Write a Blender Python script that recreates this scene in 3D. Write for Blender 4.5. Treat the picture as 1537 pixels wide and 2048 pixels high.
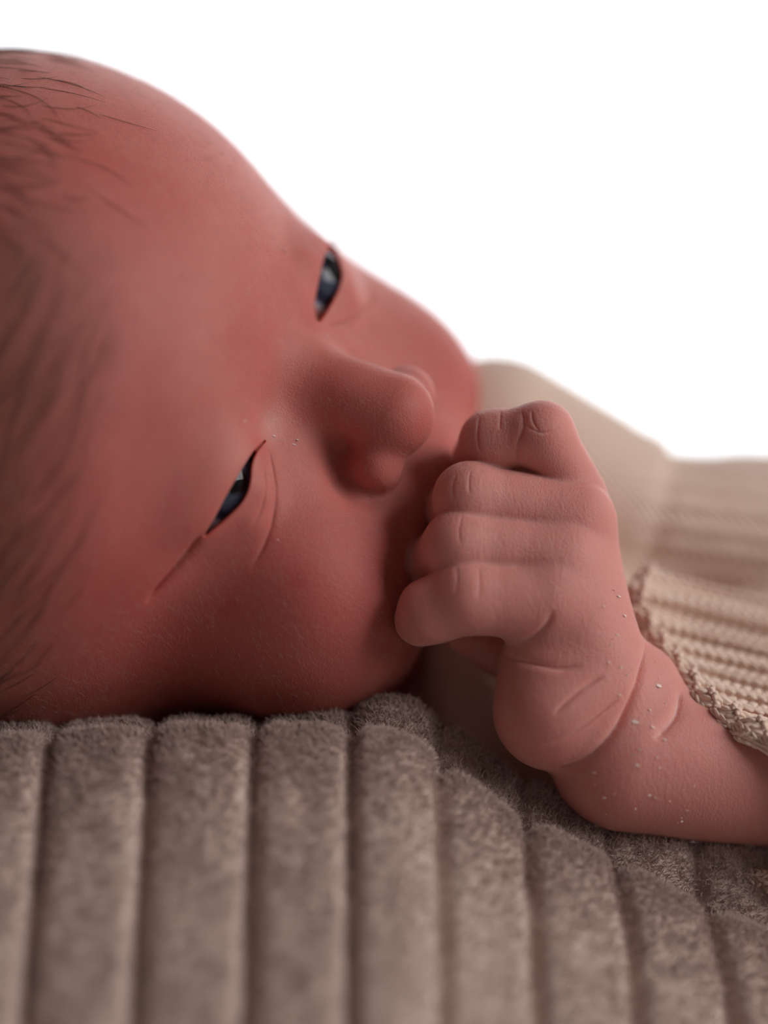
import bpy, math, random
import numpy as np
from mathutils import Vector

for _o in list(bpy.data.objects): bpy.data.objects.remove(_o)
scene = bpy.context.scene
COL = scene.collection
# ---------------------------------------------------------------- camera, light, exposure
S = 1.0 / 14800.0            # metres per modelling unit (one photo pixel in the plane of focus)
DC = 6300.0                  # camera distance in those units (43 cm)
cam_d = bpy.data.cameras.new('camera')
cam_d.sensor_fit = 'HORIZONTAL'; cam_d.sensor_width = 24.0
cam_d.lens = 24.0 * DC / 1537.0
cam_d.clip_start = 0.02
cam_d.dof.use_dof = True
cam_d.dof.focus_distance = (DC - 20) * S
cam_d.dof.aperture_fstop = 3.1
cam = bpy.data.objects.new('camera', cam_d); COL.objects.link(cam)
cam.location = (0, -DC * S, 0); cam.rotation_euler = (math.pi / 2, 0, 0)
scene.camera = cam
scene.view_settings.view_transform = 'Standard'; scene.view_settings.look = 'None'
scene.view_settings.gamma = 1.0; scene.view_settings.use_curve_mapping = False
scene.view_settings.exposure = 0.3
world = bpy.data.worlds.new('sky'); scene.world = world; world.use_nodes = True
world.node_tree.nodes['Background'].inputs['Color'].default_value = (0.93, 0.96, 1.0, 1)
world.node_tree.nodes['Background'].inputs['Strength'].default_value = 1.6

def area_light(name, loc, rot, sx, sy, power, color=(1, 1, 1)):
    d = bpy.data.lights.new(name, 'AREA'); d.shape = 'RECTANGLE'; d.size = sx; d.size_y = sy
    d.energy = power; d.color = color
    o = bpy.data.objects.new(name, d); COL.objects.link(o); o.location = loc; o.rotation_euler = rot
    return o
window_light = area_light('window_daylight', (0.25, 1.78, 0.70), (-math.pi / 2, 0, 0), 2.1, 2.3, 10.0, (1, .99, .97))
side_light = area_light('added_side_light', (1.98, -.85, 1.05), (0, 0, 0), 1.45, 1.25, 27.0, (1, .95, .91))  # added light from the upper right; its window is unseen and made up
side_light.rotation_euler = Vector((1.0, -.3, .3)).to_track_quat('Z', 'Y').to_euler()
# ---------------------------------------------------------------- small vector / field helpers
def P(px, py, y=0.0):
    k = 1.0 + y / DC
    return np.array([(px - 768.5) * k, y, (1024.0 - py) * k])
AL = np.array([.364, .534, .764]); AD = np.array([.697, .387, -.603]); AF = np.array([.617, -.752, .231])
AL /= np.linalg.norm(AL); AD -= AL * (AL @ AD); AD /= np.linalg.norm(AD); AF = np.cross(AD, AL)
FR = np.stack([AL, AD, AF], 1)
N0 = P(605, 711, 0)
CM = 148.0
def FC(l, d, f): return N0 + CM * (l * AL + d * AD + f * AF)
def ln(v): return np.sqrt((v * v).sum(-1))
def sph(p, c, r): return ln(p - c) - r
def ell(p, c, r, R=None):
    q = p - c
    if R is not None: q = q @ R
    r = np.asarray(r, float)
    k0 = ln(q / r); k1 = ln(q / (r * r)) + 1e-9
    return k0 * (k0 - 1.0) / k1
def cone(p, a, b, ra, rb):
    ba = b - a; t = np.clip(((p - a) @ ba) / (ba @ ba), 0, 1)
    return ln(p - a - t[:, None] * ba) - (ra + t * (rb - ra))
def smin(a, b, k):
    h = np.maximum(k - np.abs(a - b), 0) / k
    return np.minimum(a, b) - h * h * k * .25
def smax(a, b, k): return -smin(-a, -b, k)
def poly_dist(p, pts):
    d = np.full(len(p), 1e9); tt = np.zeros(len(p)); n = len(pts) - 1
    for i in range(n):
        ba = pts[i + 1] - pts[i]; t = np.clip(((p - pts[i]) @ ba) / (ba @ ba + 1e-9), 0, 1)
        e = ln(p - pts[i] - t[:, None] * ba); m = e < d
        d[m] = e[m]; tt[m] = (i + t[m]) / n
    return d, tt
def smooth_path(pts, n=24):
    pts = np.asarray(pts, float); m = len(pts)
    if m < 3: return np.array([pts[0] + (pts[-1] - pts[0]) * t for t in np.linspace(0, 1, n)])
    out = []
    for t in np.linspace(0, m - 1, n):
        i = min(int(t), m - 2); u = t - i
        p0 = pts[max(i - 1, 0)]; p1 = pts[i]; p2 = pts[i + 1]; p3 = pts[min(i + 2, m - 1)]
        out.append(.5 * ((2 * p1) + (p2 - p0) * u + (2 * p0 - 5 * p1 + 4 * p2 - p3) * u * u + (3 * p1 - p0 - 3 * p2 + p3) * u ** 3))
    return np.array(out)
def poly2d(q, poly):
    """signed distance to a closed 2-D polygon"""
    n = len(poly); d = np.full(len(q), 1e18); s = np.ones(len(q))
    for i in range(n):
        a = poly[i]; b = poly[i - 1]; e = b - a; w = q - a
        t = np.clip((w @ e) / (e @ e), 0, 1); bb = w - t[:, None] * e
        d = np.minimum(d, (bb * bb).sum(1))
        c1 = q[:, 1] >= a[1]; c2 = q[:, 1] < b[1]; c3 = e[0] * w[:, 1] > e[1] * w[:, 0]
        flip = (c1 & c2 & c3) | (~c1 & ~c2 & ~c3)
        s[flip] *= -1
    return s * np.sqrt(d)
def surface_nets(f, lo, hi, h, band=1.7, cf=4):
    """mesh of f = 0, evaluated only near the surface"""
    lo = np.asarray(lo, float); n = (np.ceil((np.asarray(hi, float) - lo) / (h * cf))).astype(int) * cf + 1
    nc = (n - 1) // cf + 1
    g = np.stack(np.meshgrid(*[np.arange(k) for k in nc], indexing='ij'), -1).reshape(-1, 3)
    vc = f(lo + g * (h * cf)).reshape(nc)
    act = np.abs(vc) < h * cf * band
    blk = np.zeros(nc - 1, bool)
    for dx in (0, 1):
        for dy in (0, 1):
            for dz in (0, 1):
                blk |= act[dx:nc[0] - 1 + dx, dy:nc[1] - 1 + dy, dz:nc[2] - 1 + dz]
    m = np.zeros(n, bool); up = blk.repeat(cf, 0).repeat(cf, 1).repeat(cf, 2)
    for dx in (0, 1):
        for dy in (0, 1):
            for dz in (0, 1):
                m[dx:n[0] - 1 + dx, dy:n[1] - 1 + dy, dz:n[2] - 1 + dz] |= up
    F = vc.repeat(cf, 0).repeat(cf, 1).repeat(cf, 2)[:n[0], :n[1], :n[2]].copy()
    idx = np.argwhere(m)
    vals = np.empty(len(idx))
    for i in range(0, len(idx), 400000): vals[i:i + 400000] = f(lo + idx[i:i + 400000] * h)
    F[m] = vals
    ins = F < 0; cells = np.array(F.shape) - 1
    cnt = np.zeros(cells, np.int8); acc = np.zeros(tuple(cells) + (3,), np.float32); num = np.zeros(cells, np.int8)
    def sl(o): return tuple(slice(o[k], o[k] + cells[k]) for k in range(3))
    for o in np.ndindex(2, 2, 2): cnt += ins[sl(o)]
    mix = (cnt > 0) & (cnt < 8)
    ci = np.argwhere(mix); pos = np.zeros((len(ci), 3)); nn = np.zeros(len(ci))
    for ax in range(3):
        oth = [k for k in range(3) if k != ax]
        for a in (0, 1):
            for b in (0, 1):
                o = np.zeros(3, int); o[oth[0]] = a; o[oth[1]] = b
                e = np.zeros(3, int); e[ax] = 1
                i0 = ci + o; i1 = i0 + e
                f0 = F[tuple(i0.T)]; f1 = F[tuple(i1.T)]
                s = (f0 < 0) != (f1 < 0)
                t = np.where(s, f0 / np.where(s, f0 - f1, 1), 0)
                pos += np.where(s[:, None], o + t[:, None] * e, 0); nn += s
    V = lo + (ci + pos / np.maximum(nn, 1)[:, None]) * h
    vid = np.full(cells, -1, np.int64); vid[mix] = np.arange(len(ci))
    quads = []
    for ax in range(3):
        u, v = [(1, 2), (2, 0), (0, 1)][ax]
        e = np.zeros(3, int); e[ax] = 1
        A = ins[:-1 if ax == 0 else None, :-1 if ax == 1 else None, :-1 if ax == 2 else None]
        B = ins[1 if ax == 0 else 0:, 1 if ax == 1 else 0:, 1 if ax == 2 else 0:]
        ed = np.argwhere(A != B)
        ed = ed[(ed[:, u] > 0) & (ed[:, v] > 0) & (ed[:, u] < cells[u]) & (ed[:, v] < cells[v])]
        fl = A[tuple(ed.T)]
        du = np.zeros(3, int); du[u] = 1; dv = np.zeros(3, int); dv[v] = 1
        q = np.stack([vid[tuple((ed - du - dv).T)], vid[tuple((ed - dv).T)], vid[tuple(ed.T)], vid[tuple((ed - du).T)]], 1)
        q[~fl] = q[~fl][:, ::-1]
        quads.append(q)
    return V, np.concatenate(quads)
def grad(f, p, f0, e=1.5):
    g = np.empty_like(p)
    for k in range(3):
        q = p.copy(); q[:, k] += e; g[:, k] = (f(q) - f0) / e
    return g
def project(f, V, it=3, lim=12.0):
    for _ in range(it):
        f0 = f(V); g = grad(f, V, f0); st = f0 / np.maximum((g * g).sum(1), .08)
        d = g * st[:, None]; L = ln(d)
        V = V - d * np.minimum(1, lim / np.maximum(L, 1e-9))[:, None]
    return V
def normals(V, T):
    n = np.cross(V[T[:, 1]] - V[T[:, 0]], V[T[:, 2]] - V[T[:, 0]]); N = np.zeros_like(V)
    for k in range(3):
        for c in range(3): N[:, c] += np.bincount(T[:, k], n[:, c], len(V))
    return N / np.maximum(ln(N), 1e-9)[:, None]
def relax(V, T, w=.5, it=2):
    n = len(V)
    for _ in range(it):
        A = np.zeros_like(V); c = np.zeros(n)
        for i, j in ((0, 1), (1, 2), (2, 0), (1, 0), (2, 1), (0, 2)):
            for k in range(3): A[:, k] += np.bincount(T[:, i], V[T[:, j], k], n)
            c += np.bincount(T[:, i], None, n)
        V = V + w * (A / np.maximum(c, 1)[:, None] - V)
    return V
def refine(V, T, mask):
    """split every edge of the masked triangles; neighbours are stitched"""
    E = np.sort(np.concatenate([T[:, [0, 1]], T[:, [1, 2]], T[:, [2, 0]]]), 1)
    key = E[:, 0] * len(V) + E[:, 1]
    uk, inv = np.unique(key, return_inverse=True)
    n = len(T); sp = np.zeros(len(uk), bool)
    for k in range(3): sp[inv[k * n:(k + 1) * n][mask]] = True
    nid = np.full(len(uk), -1); nid[sp] = len(V) + np.arange(sp.sum())
    a = uk // len(V); b = uk % len(V)
    V2 = np.concatenate([V, .5 * (V[a[sp]] + V[b[sp]])])
    M = np.stack([nid[inv[k * n:(k + 1) * n]] for k in range(3)], 1)
    c = (M >= 0).sum(1); out = [T[c == 0]]
    t = T[c == 3]; m = M[c == 3]
    out += [np.stack([t[:, 0], m[:, 0], m[:, 2]], 1), np.stack([m[:, 0], t[:, 1], m[:, 1]], 1), np.stack([m[:, 2], m[:, 1], t[:, 2]], 1), m]
    for r in range(3):
        i0, i1, i2 = r, (r + 1) % 3, (r + 2) % 3
        s = (c == 1) & (M[:, i0] >= 0); t = T[s]; m = M[s]
        out += [np.stack([t[:, i0], m[:, i0], t[:, i2]], 1), np.stack([m[:, i0], t[:, i1], t[:, i2]], 1)]
        s = (c == 2) & (M[:, i0] < 0); t = T[s]; m = M[s]
        out += [np.stack([t[:, i0], t[:, i1], m[:, i1]], 1), np.stack([t[:, i0], m[:, i1], m[:, i2]], 1), np.stack([m[:, i2], m[:, i1], t[:, i2]], 1)]
    return V2, np.concatenate(out)
def raycast(f, px, py, y0=-700.0, y1=1500.0):
    """point where the camera ray through a photo pixel meets the surface of f"""
    ys = np.arange(y0, y1, 6.0)
    pts = np.array([P(px, py, y) for y in ys]); v = f(pts); k = np.argmax(v < 0)
    if not (v < 0).any(): k = int(np.argmin(v)); return pts[k]
    if k == 0: return pts[0]
    t = v[k - 1] / (v[k - 1] - v[k]); return pts[k - 1] + t * (pts[k] - pts[k - 1])
def mesh_object(name, V, F, mat, parent=None, smooth=True, scale=S, attrs=None):
    me = bpy.data.meshes.new(name)
    V = np.asarray(V, np.float32) * scale; F = np.asarray(F) if not isinstance(F, list) else F
    if isinstance(F, list): me.from_pydata(V.tolist(), [], F)
    else:
        k = F.shape[1]
        me.vertices.add(len(V)); me.vertices.foreach_set('co', V.ravel())
        me.loops.add(F.size); me.loops.foreach_set('vertex_index', F.astype(np.int32).ravel())
        me.polygons.add(len(F)); me.polygons.foreach_set('loop_start', np.arange(0, F.size, k, dtype=np.int32))
        me.update(calc_edges=True)
    me.validate()
    if smooth: me.polygons.foreach_set('use_smooth', np.ones(len(me.polygons), bool))
    for an, av in (attrs or {}).items():
        a = me.attributes.new(an, 'FLOAT', 'POINT'); a.data.foreach_set('value', np.asarray(av, np.float32))
    if mat: me.materials.append(mat)
    o = bpy.data.objects.new(name, me); COL.objects.link(o)
    if parent: o.parent = parent
    return o
def tag(o, label=None, category=None, group=None, kind=None):
    for k, v in (('label', label), ('category', category), ('group', group), ('kind', kind)):
        if v: o[k] = v
    return o
def empty(name, loc=(0, 0, 0)):
    o = bpy.data.objects.new(name, None); COL.objects.link(o); o.location = loc; o.empty_display_size = .02
    return o
def hair_object(name, strands, radii, mat, parent=None):
    """strands: (n, k, 3) array in modelling units; radii (k,) or (n, k)"""
    n, k, _ = strands.shape
    hc = bpy.data.hair_curves.new(name); hc.add_curves([k] * n)
    hc.attributes['position'].data.foreach_set('vector', (strands * S).astype(np.float32).ravel())
    ra = hc.attributes.get('radius') or hc.attributes.new('radius', 'FLOAT', 'POINT')
    ra.data.foreach_set('value', (np.broadcast_to(radii, (n, k)) * S).astype(np.float32).ravel())
    hc.materials.append(mat)
    o = bpy.data.objects.new(name, hc); COL.objects.link(o)
    if parent: o.parent = parent
    return o
# value noise for geometry
_rng = np.random.default_rng(7)
_NT = _rng.random((32, 32, 32))
def vnoise(p):
    i = np.floor(p).astype(int); u = p - i; u = u * u * (3 - 2 * u); r = 0
    for o in np.ndindex(2, 2, 2):
        w = np.ones(len(p))
        for k in range(3): w = w * (u[:, k] if o[k] else 1 - u[:, k])
        j = (i + np.array(o)) % 32; r = r + w * _NT[j[:, 0], j[:, 1], j[:, 2]]
    return r * 2 - 1
# ---------------------------------------------------------------- materials
class NT:
    def __init__(s, name):
        s.m = bpy.data.materials.new(name); s.m.use_nodes = True; s.t = s.m.node_tree; s.t.nodes.clear()
        s.out = s.n('ShaderNodeOutputMaterial')
    def n(s, ty, **kw):
        x = s.t.nodes.new(ty)
        for k, v in kw.items():
            if k.startswith('i_'): x.inputs[k[2:].replace('_', ' ')].default_value = v
            else: setattr(x, k, v)
        return x
    def l(s, a, b): s.t.links.new(a, b); return b
    def noise(s, vec, scale, detail=4, rough=.5):
        x = s.n('ShaderNodeTexNoise', i_Scale=scale, i_Detail=detail, i_Roughness=rough); s.l(vec, x.inputs['Vector']); return x.outputs['Fac']
    def ramp(s, fac, stops):
        r = s.n('ShaderNodeValToRGB'); e = r.color_ramp.elements
        while len(e) < len(stops): e.new(.5)
        for q, (pos, c) in zip(e, stops): q.position = pos; q.color = (*c, 1) if len(c) == 3 else c
        s.l(fac, r.inputs['Fac']); return r.outputs['Color']
    def mix(s, fac, a, b, mode='MIX'):
        x = s.n('ShaderNodeMix', data_type='RGBA', blend_type=mode)
        for v, i in ((fac, 0), (a, 6), (b, 7)):
            if hasattr(v, 'links'): s.l(v, x.inputs[i])
            elif i == 0: x.inputs[0].default_value = v
            else: x.inputs[i].default_value = (*v, 1)
        return x.outputs[2]
    def math(s, op, a, b=0.0, clamp=False):
        x = s.n('ShaderNodeMath', operation=op, use_clamp=clamp)
        for i, v in enumerate((a, b)):
            if hasattr(v, 'links'): s.l(v, x.inputs[i])
            else: x.inputs[i].default_value = v
        return x.outputs[0]
    def coord(s): return s.n('ShaderNodeTexCoord').outputs['Object']
    def attr(s, name): return s.n('ShaderNodeAttribute', attribute_name=name).outputs['Fac']
    def bump(s, h, strength, dist, nrm=None):
        x = s.n('ShaderNodeBump', i_Strength=strength, i_Distance=dist); s.l(h, x.inputs['Height'])
        if nrm is not None: s.l(nrm, x.inputs['Normal'])
        return x.outputs['Normal']
    def principled(s, **kw):
        b = s.n('ShaderNodeBsdfPrincipled')
        for k, v in kw.items():
            i = b.inputs[k.replace('_', ' ')]
            if hasattr(v, 'links'): s.l(v, i)
            else: i.default_value = v
        s.l(b.outputs[0], s.out.inputs['Surface']); return b
def skin_material():
    t = NT('newborn_skin'); c = t.coord()
    big = t.noise(c, 55, 3, .55); fine = t.noise(c, 420, 3, .6)
    col = t.mix(t.math('MULTIPLY', t.ramp(big, [(.35, (0, 0, 0)), (.7, (1, 1, 1))]), .55), (.56, .185, .16), (.48, .10, .088))
    col = t.mix(t.math('MULTIPLY', t.ramp(fine, [(.45, (0, 0, 0)), (.75, (1, 1, 1))]), .25), col, (.60, .25, .21))
    col = t.mix(t.math('MULTIPLY', t.attr('red'), .8, True), col, (.46, .085, .075))
    col = t.mix(t.math('MULTIPLY', t.attr('pale'), .8, True), col, (.74, .44, .39))
    col = t.mix(t.math('MULTIPLY', t.attr('scalp_shade'), .7, True), col, (.24, .085, .068))  # brown scalp pigment plus painted-in shade
    col = t.mix(t.math('MULTIPLY', t.attr('hand'), .85, True), col, (.86, .47, .43))
    # fine skin relief: cells and short furrows
    mp = t.n('ShaderNodeMapping'); mp.inputs['Scale'].default_value = (1, 1, 1); t.l(c, mp.inputs[0])
    v = t.n('ShaderNodeTexVoronoi', i_Scale=1900.0, feature='DISTANCE_TO_EDGE'); t.l(mp.outputs[0], v.inputs['Vector'])
    h = t.math('ADD', t.math('MULTIPLY', t.math('MINIMUM', v.outputs['Distance'], .25), 1.2), t.math('MULTIPLY', t.noise(c, 900, 4, .65), .8))
    nb = t.bump(h, .5, .00017)
    m2 = t.n('ShaderNodeMapping'); m2.inputs['Scale'].default_value = (1.0, .6, .28); m2.inputs['Rotation'].default_value = (0, .25, 0); t.l(c, m2.inputs[0])
    fur = t.math('MULTIPLY', t.ramp(t.noise(m2.outputs[0], 1100, 3, .7), [(.38, (0, 0, 0)), (.5, (1, 1, 1)), (.62, (0, 0, 0))]), t.attr('hand'))
    nb = t.bump(t.math('SUBTRACT', 1.0, fur), .35, .0002, nb)
    t.principled(Base_Color=col, Roughness=.56, Specular_IOR_Level=.34, Subsurface_Weight=1.0, Subsurface_Radius=(1.0, .32, .2), Subsurface_Scale=.0016, Normal=nb)
    return t.m
def eye_material():
    t = NT('eye'); c = t.n('ShaderNodeTexCoord').outputs['Object']
    x = t.n('ShaderNodeSeparateXYZ'); t.l(c, x.inputs[0])
    r = t.math('SQRT', t.math('ADD', t.math('POWER', x.outputs['X'], 2.0), t.math('POWER', x.outputs['Y'], 2.0)))
    f = t.math('DIVIDE', r, .0050)
    nz = t.noise(c, 900, 3, .6)
    col = t.ramp(t.math('DIVIDE', f, 2.0), [(.0, (.004, .004, .006)), (.17, (.004, .004, .006)), (.21, (.035, .045, .075)), (.36, (.05, .065, .105)), (.44, (.012, .015, .03)), (.5, (.03, .04, .07)), (.56, (.42, .43, .5)), (1, (.6, .58, .6))])
    t.principled(Base_Color=col, Roughness=.06, Specular_IOR_Level=.3)
    return t.m
def plain(name, col, rough=.8, var=.15, scale=40, bump=0.0, bs=400, **kw):
    t = NT(name); c = t.coord(); n = t.noise(c, scale, 4, .6)
    cc = t.mix(t.math('MULTIPLY', n, var * 2), col, tuple(x * .6 for x in col))
    a = dict(Base_Color=cc, Roughness=rough, **kw)
    if bump: a['Normal'] = t.bump(t.noise(c, bs, 3), .6, bump)
    t.principled(**a); return t.m
def curtain_material():
    t = NT('sheer_curtain'); c = t.coord()
    tr = t.n('ShaderNodeBsdfTransparent'); tl = t.n('ShaderNodeBsdfTranslucent'); df = t.n('ShaderNodeBsdfDiffuse')
    tl.inputs[0].default_value = (.9, .9, .9, 1); df.inputs[0].default_value = (.85, .85, .85, 1)
    tr.inputs[0].default_value = (1, 1, 1, 1)
    a = t.n('ShaderNodeMixShader', i_Fac=.3); t.l(tl.outputs[0], a.inputs[1]); t.l(df.outputs[0], a.inputs[2])
    b = t.n('ShaderNodeMixShader'); b.inputs[0].default_value = .45; t.l(tr.outputs[0], b.inputs[1]); t.l(a.outputs[0], b.inputs[2])
    t.l(b.outputs[0], t.out.inputs['Surface']); return t.m
# ---------------------------------------------------------------- the room
def box(name, lo, hi, mat, parent=None, kind=None):
    lo = np.array(lo, float); hi = np.array(hi, float)
    V = [[(lo, hi)[i][0], (lo, hi)[j][1], (lo, hi)[k][2]] for i in (0, 1) for j in (0, 1) for k in (0, 1)]
    F = [[0, 1, 3, 2], [4, 6, 7, 5], [0, 4, 5, 1], [2, 3, 7, 6], [0, 2, 6, 4], [1, 5, 7, 3]]
    o = mesh_object(name, V, F, mat, parent, False, 1.0)
    if kind: o['kind'] = kind
    return o
M_WALL = plain('white_wall_paint', (.72, .69, .66), .9, .05, 3)
M_WALL2 = plain('warm_grey_wall_paint', (.13, .11, .10), .9, .05, 3)
M_CEIL = plain('timber_ceiling', (.26, .20, .16), .8, .2, 6)
M_FLOOR = plain('oak_floor', (.30, .20, .13), .5, .3, 8)
M_FRAME = plain('white_window_frame', (.8, .8, .8), .4, .03, 5)
X0, X1, Y0, Y1, Z0, Z1 = -1.9, 1.9, -2.2, 1.65, -.62, 2.0
box('floor', (X0 - .1, Y0 - .1, Z0 - .1), (X1 + .1, Y1 + .1, Z0), M_FLOOR, kind='structure')
box('ceiling', (X0 - .1, Y0 - .1, Z1), (X1 + .1, Y1 + .1, Z1 + .1), M_CEIL, kind='structure')
box('wall_left', (X0 - .1, Y0, Z0), (X0, Y1, Z1), M_WALL2, kind='structure')
box('wall_front', (X0 - .1, Y0 - .1, Z0), (X1 + .1, Y0, Z1), M_WALL2, kind='structure')
def wall_with_hole(name, ax, at, u0, u1, a0, a1, h0, h1):
    """wall of thickness .1 across axis ax with an opening"""
    V, F = [], []
    for (ua, ub, za, zb) in ((u0, a0, Z0, Z1), (a1, u1, Z0, Z1), (a0, a1, Z0, h0), (a0, a1, h1, Z1)):
        n = len(V)
        for i in (0, 1):
            for j in (0, 1):
                for k in (0, 1):
                    u = (ua, ub)[i]; w = (at, at + .1)[j]; z = (za, zb)[k]
                    V.append((u, w, z) if ax == 1 else (w, u, z))
        F += [[n + q for q in f] for f in ([0, 1, 3, 2], [4, 6, 7, 5], [0, 4, 5, 1], [2, 3, 7, 6], [0, 2, 6, 4], [1, 5, 7, 3])]
    o = mesh_object(name, V, F, M_WALL, None, False, 1.0); o['kind'] = 'structure'; return o
wall_with_hole('wall_back', 1, Y1, X0 - .1, X1 + .1, -.8, 1.3, -.45, 1.85)
wall_with_hole('wall_right', 0, X1, Y0, Y1, -1.6, -.1, .35, 1.75)  # opening made for the added side light
def window(name, ax, at, a0, a1, h0, h1, n):
    w = empty(name); w['kind'] = 'structure'; t = .05
    def bar(ua, ub, za, zb):
        if ax == 1: box('window_bar', (ua, at + .02, za), (ub, at + .07, zb), M_FRAME, w)
        else: box('window_bar', (at + .02, ua, za), (at + .07, ub, zb), M_FRAME, w)
    bar(a0, a1, h0, h0 + t); bar(a0, a1, h1 - t, h1); bar(a0, a0 + t, h0 + t, h1 - t); bar(a1 - t, a1, h0 + t, h1 - t)
    for i in range(1, n): u = a0 + (a1 - a0) * i / n; bar(u - t / 2, u + t / 2, h0 + t, h1 - t)
window('window_1', 1, Y1, -.8, 1.3, -.45, 1.85, 1)
window('added_window_2', 0, X1, -1.6, -.1, .35, 1.75, 2)  # unseen window, added to go with the side light
# sheer curtain in soft vertical folds
def curtain():
    xs = np.linspace(-1.2, 1.7, 520); zs = np.linspace(-.58, 1.95, 12)
    X, Z = np.meshgrid(xs, zs, indexing='ij')
    Yc = 1.52 + .022 * np.sin(X * 41 + .8 * np.sin(X * 7)) + .012 * np.sin(X * 93 + 1.0) + .008 * np.sin(Z * 2 + X * 5)
    V = np.stack([X, Yc, Z], -1).reshape(-1, 3); n, m = X.shape
    i, j = np.meshgrid(np.arange(n - 1), np.arange(m - 1), indexing='ij'); a = (i * m + j).ravel()
    F = np.stack([a, a + m, a + m + 1, a + 1], 1)
    o = mesh_object('sheer_curtain', V, F, curtain_material(), None, True, 1.0)
    return tag(o, 'white sheer curtain hanging in soft folds before the bright window', 'curtain')
curtain()
# ---------------------------------------------------------------- the baby's body as one field
EYE_R = dict(c=np.array([-357., -3., 50.]), r=.86 * CM)
EYE_L = dict(c=np.array([-197., 268., 447.]), r=.86 * CM)
def unit(v): return np.asarray(v, float) / np.linalg.norm(v)
OPEN_R = [(530, 882), (508, 903), (487, 933), (466, 968), (446, 1003), (426, 1040), (410, 1070), (432, 1054), (456, 1033), (478, 1010), (493, 986), (500, 960), (503, 930), (512, 905)]
OPEN_L = [(660, 486), (648, 520), (638, 560), (630, 598), (627, 622), (636, 642), (646, 634), (661, 609), (675, 580), (683, 550), (679, 525), (670, 502)]
def head_field(p):
    d = ell(p, FC(-.7, -1.95, -4.73), np.array([5.03, 4.74, 5.02]) * CM, FR)
    d = smin(d, ell(p, FC(.25, 1.48, -3.25), np.array([3.5, 3.0, 2.9]) * CM, FR), 1.2 * CM)
    d = smin(d, sph(p, FC(-1.86, 2.44, -1.77), 1.83 * CM), 1.0 * CM)
    d = smin(d, sph(p, FC(1.81, 2.48, -2.04), 1.36 * CM), 1.0 * CM)
    d = smin(d, ell(p, FC(0, 2.75, -1.0), np.array([1.3, 1.0, 1.1]) * CM, FR), .6 * CM)
    d = smin(d, sph(p, FC(0, 4.2, -1.5), .95 * CM), .8 * CM)
    d = smin(d, sph(p, P(170, 1215, 330), 245), 1.5 * CM)
    # eyeball bulges under the lids
    d = smin(d, sph(p, EYE_R['c'], EYE_R['r'] + 11), .35 * CM)
    d = smin(d, sph(p, EYE_L['c'], EYE_L['r'] + 11), .35 * CM)
    d = smin(d, ell(p, FC(4.2, .5, -5.2), np.array([.35, 1.3, .8]) * CM, FR), .3 * CM)      # far ear
    # nose
    nz = cone(p, FC(0, 0.1, -.66), FC(0, 1.44, .36), .52 * CM, .57 * CM)
    for s in (-1, 1): nz = smin(nz, ell(p, FC(.60 * s, 1.71, -.08), np.array([.34, .38, .38]) * CM, FR), .30 * CM)
    nz = smin(nz, sph(p, FC(.62, 1.62, .12), .36 * CM), .25 * CM)
    dc = ((p - N0) @ AD) / CM
    d = smin(d, nz, CM * (.07 + .27 * np.clip((1.75 - dc) / .6, 0, 1)))
    return d
LIDS = ((OPEN_R, EYE_R, unit((.43, -.89, .05))), (OPEN_L, EYE_L, unit((.70, -.55, .43))))
def lid_w(ey): return unit(np.array([0, -DC, 0.0]) - ey['c'])
def lid_distance(p, poly_px, ey, n):
    """signed distance to the almond outline, measured on the lid plane"""
    c = ey['c'] + n * ey['r']; w = lid_w(ey)
    o = np.array([0, -DC, 0.0]); u = np.cross(n, [0, 0, 1.0]); u /= np.linalg.norm(u); v = np.cross(u, n)
    pts = []
    for (a, b) in poly_px:
        d = P(a, b, 0) - o; t = ((c - o) @ n) / (d @ n); q = o + d * t - c; pts.append((q @ u, q @ v))
    pts = smooth_path(np.array(pts + pts[:1]), 48)[:-1]
    q = p - c; h = (q @ n) / (w @ n); q = q - h[:, None] * w
    return poly2d(np.stack([q @ u, q @ v], 1), pts)
def open_lids(V):
    """press the skin inside the lid outlines down behind the eyeball, leaving a clean lid margin"""
    for po, ey, n in LIDS:
        q = V - ey['c']; i = np.where((ln(q) < 330) & (q[:, 1] < 60))[0]
        s = lid_distance(V[i], po, ey, n); k = s < 5; i = i[k]; s = s[k]; q = V[i] - ey['c']
        w = lid_w(ey); b = q @ w; disc = b * b - (q * q).sum(1) + (ey['r'] - 7) ** 2
        t = np.where(disc > 0, b - np.sqrt(np.maximum(disc, 0)), 30); t = np.clip(t, 0, 60)
        f = np.clip((4 - s) / 8, 0, 1); f = f * f * (3 - 2 * f)
        V[i] -= w * (t * f)[:, None]
    return V
def limb(p, pts, k=20.0):
    d = None
    for (a, b) in zip(pts[:-1], pts[1:]):
        e = cone(p, P(*a[:3]), P(*b[:3]), a[3], b[3]); d = e if d is None else smin(d, e, k)
    return d
LITTLE = [(1150, 985, 70, 62), (1085, 866, 15, 60), (985, 885, 50, 62), (955, 915, 130, 50)]
RING = [(1150, 1035, 30, 74), (940, 996, -5, 68), (920, 1020, 90, 58), (980, 1040, 180, 52)]
MIDDLE = [(1120, 1115, -5, 78), (922, 1094, -35, 72), (880, 1125, 60, 60), (930, 1150, 160, 52)]
INDEX = [(1085, 1200, -35, 86), (935, 1192, -65, 72), (862, 1224, -45, 62), (838, 1246, -20, 44)]
THUMB = [(1080, 1330, 70, 70), (990, 1295, 130, 46), (925, 1272, 110, 36)]
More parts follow.
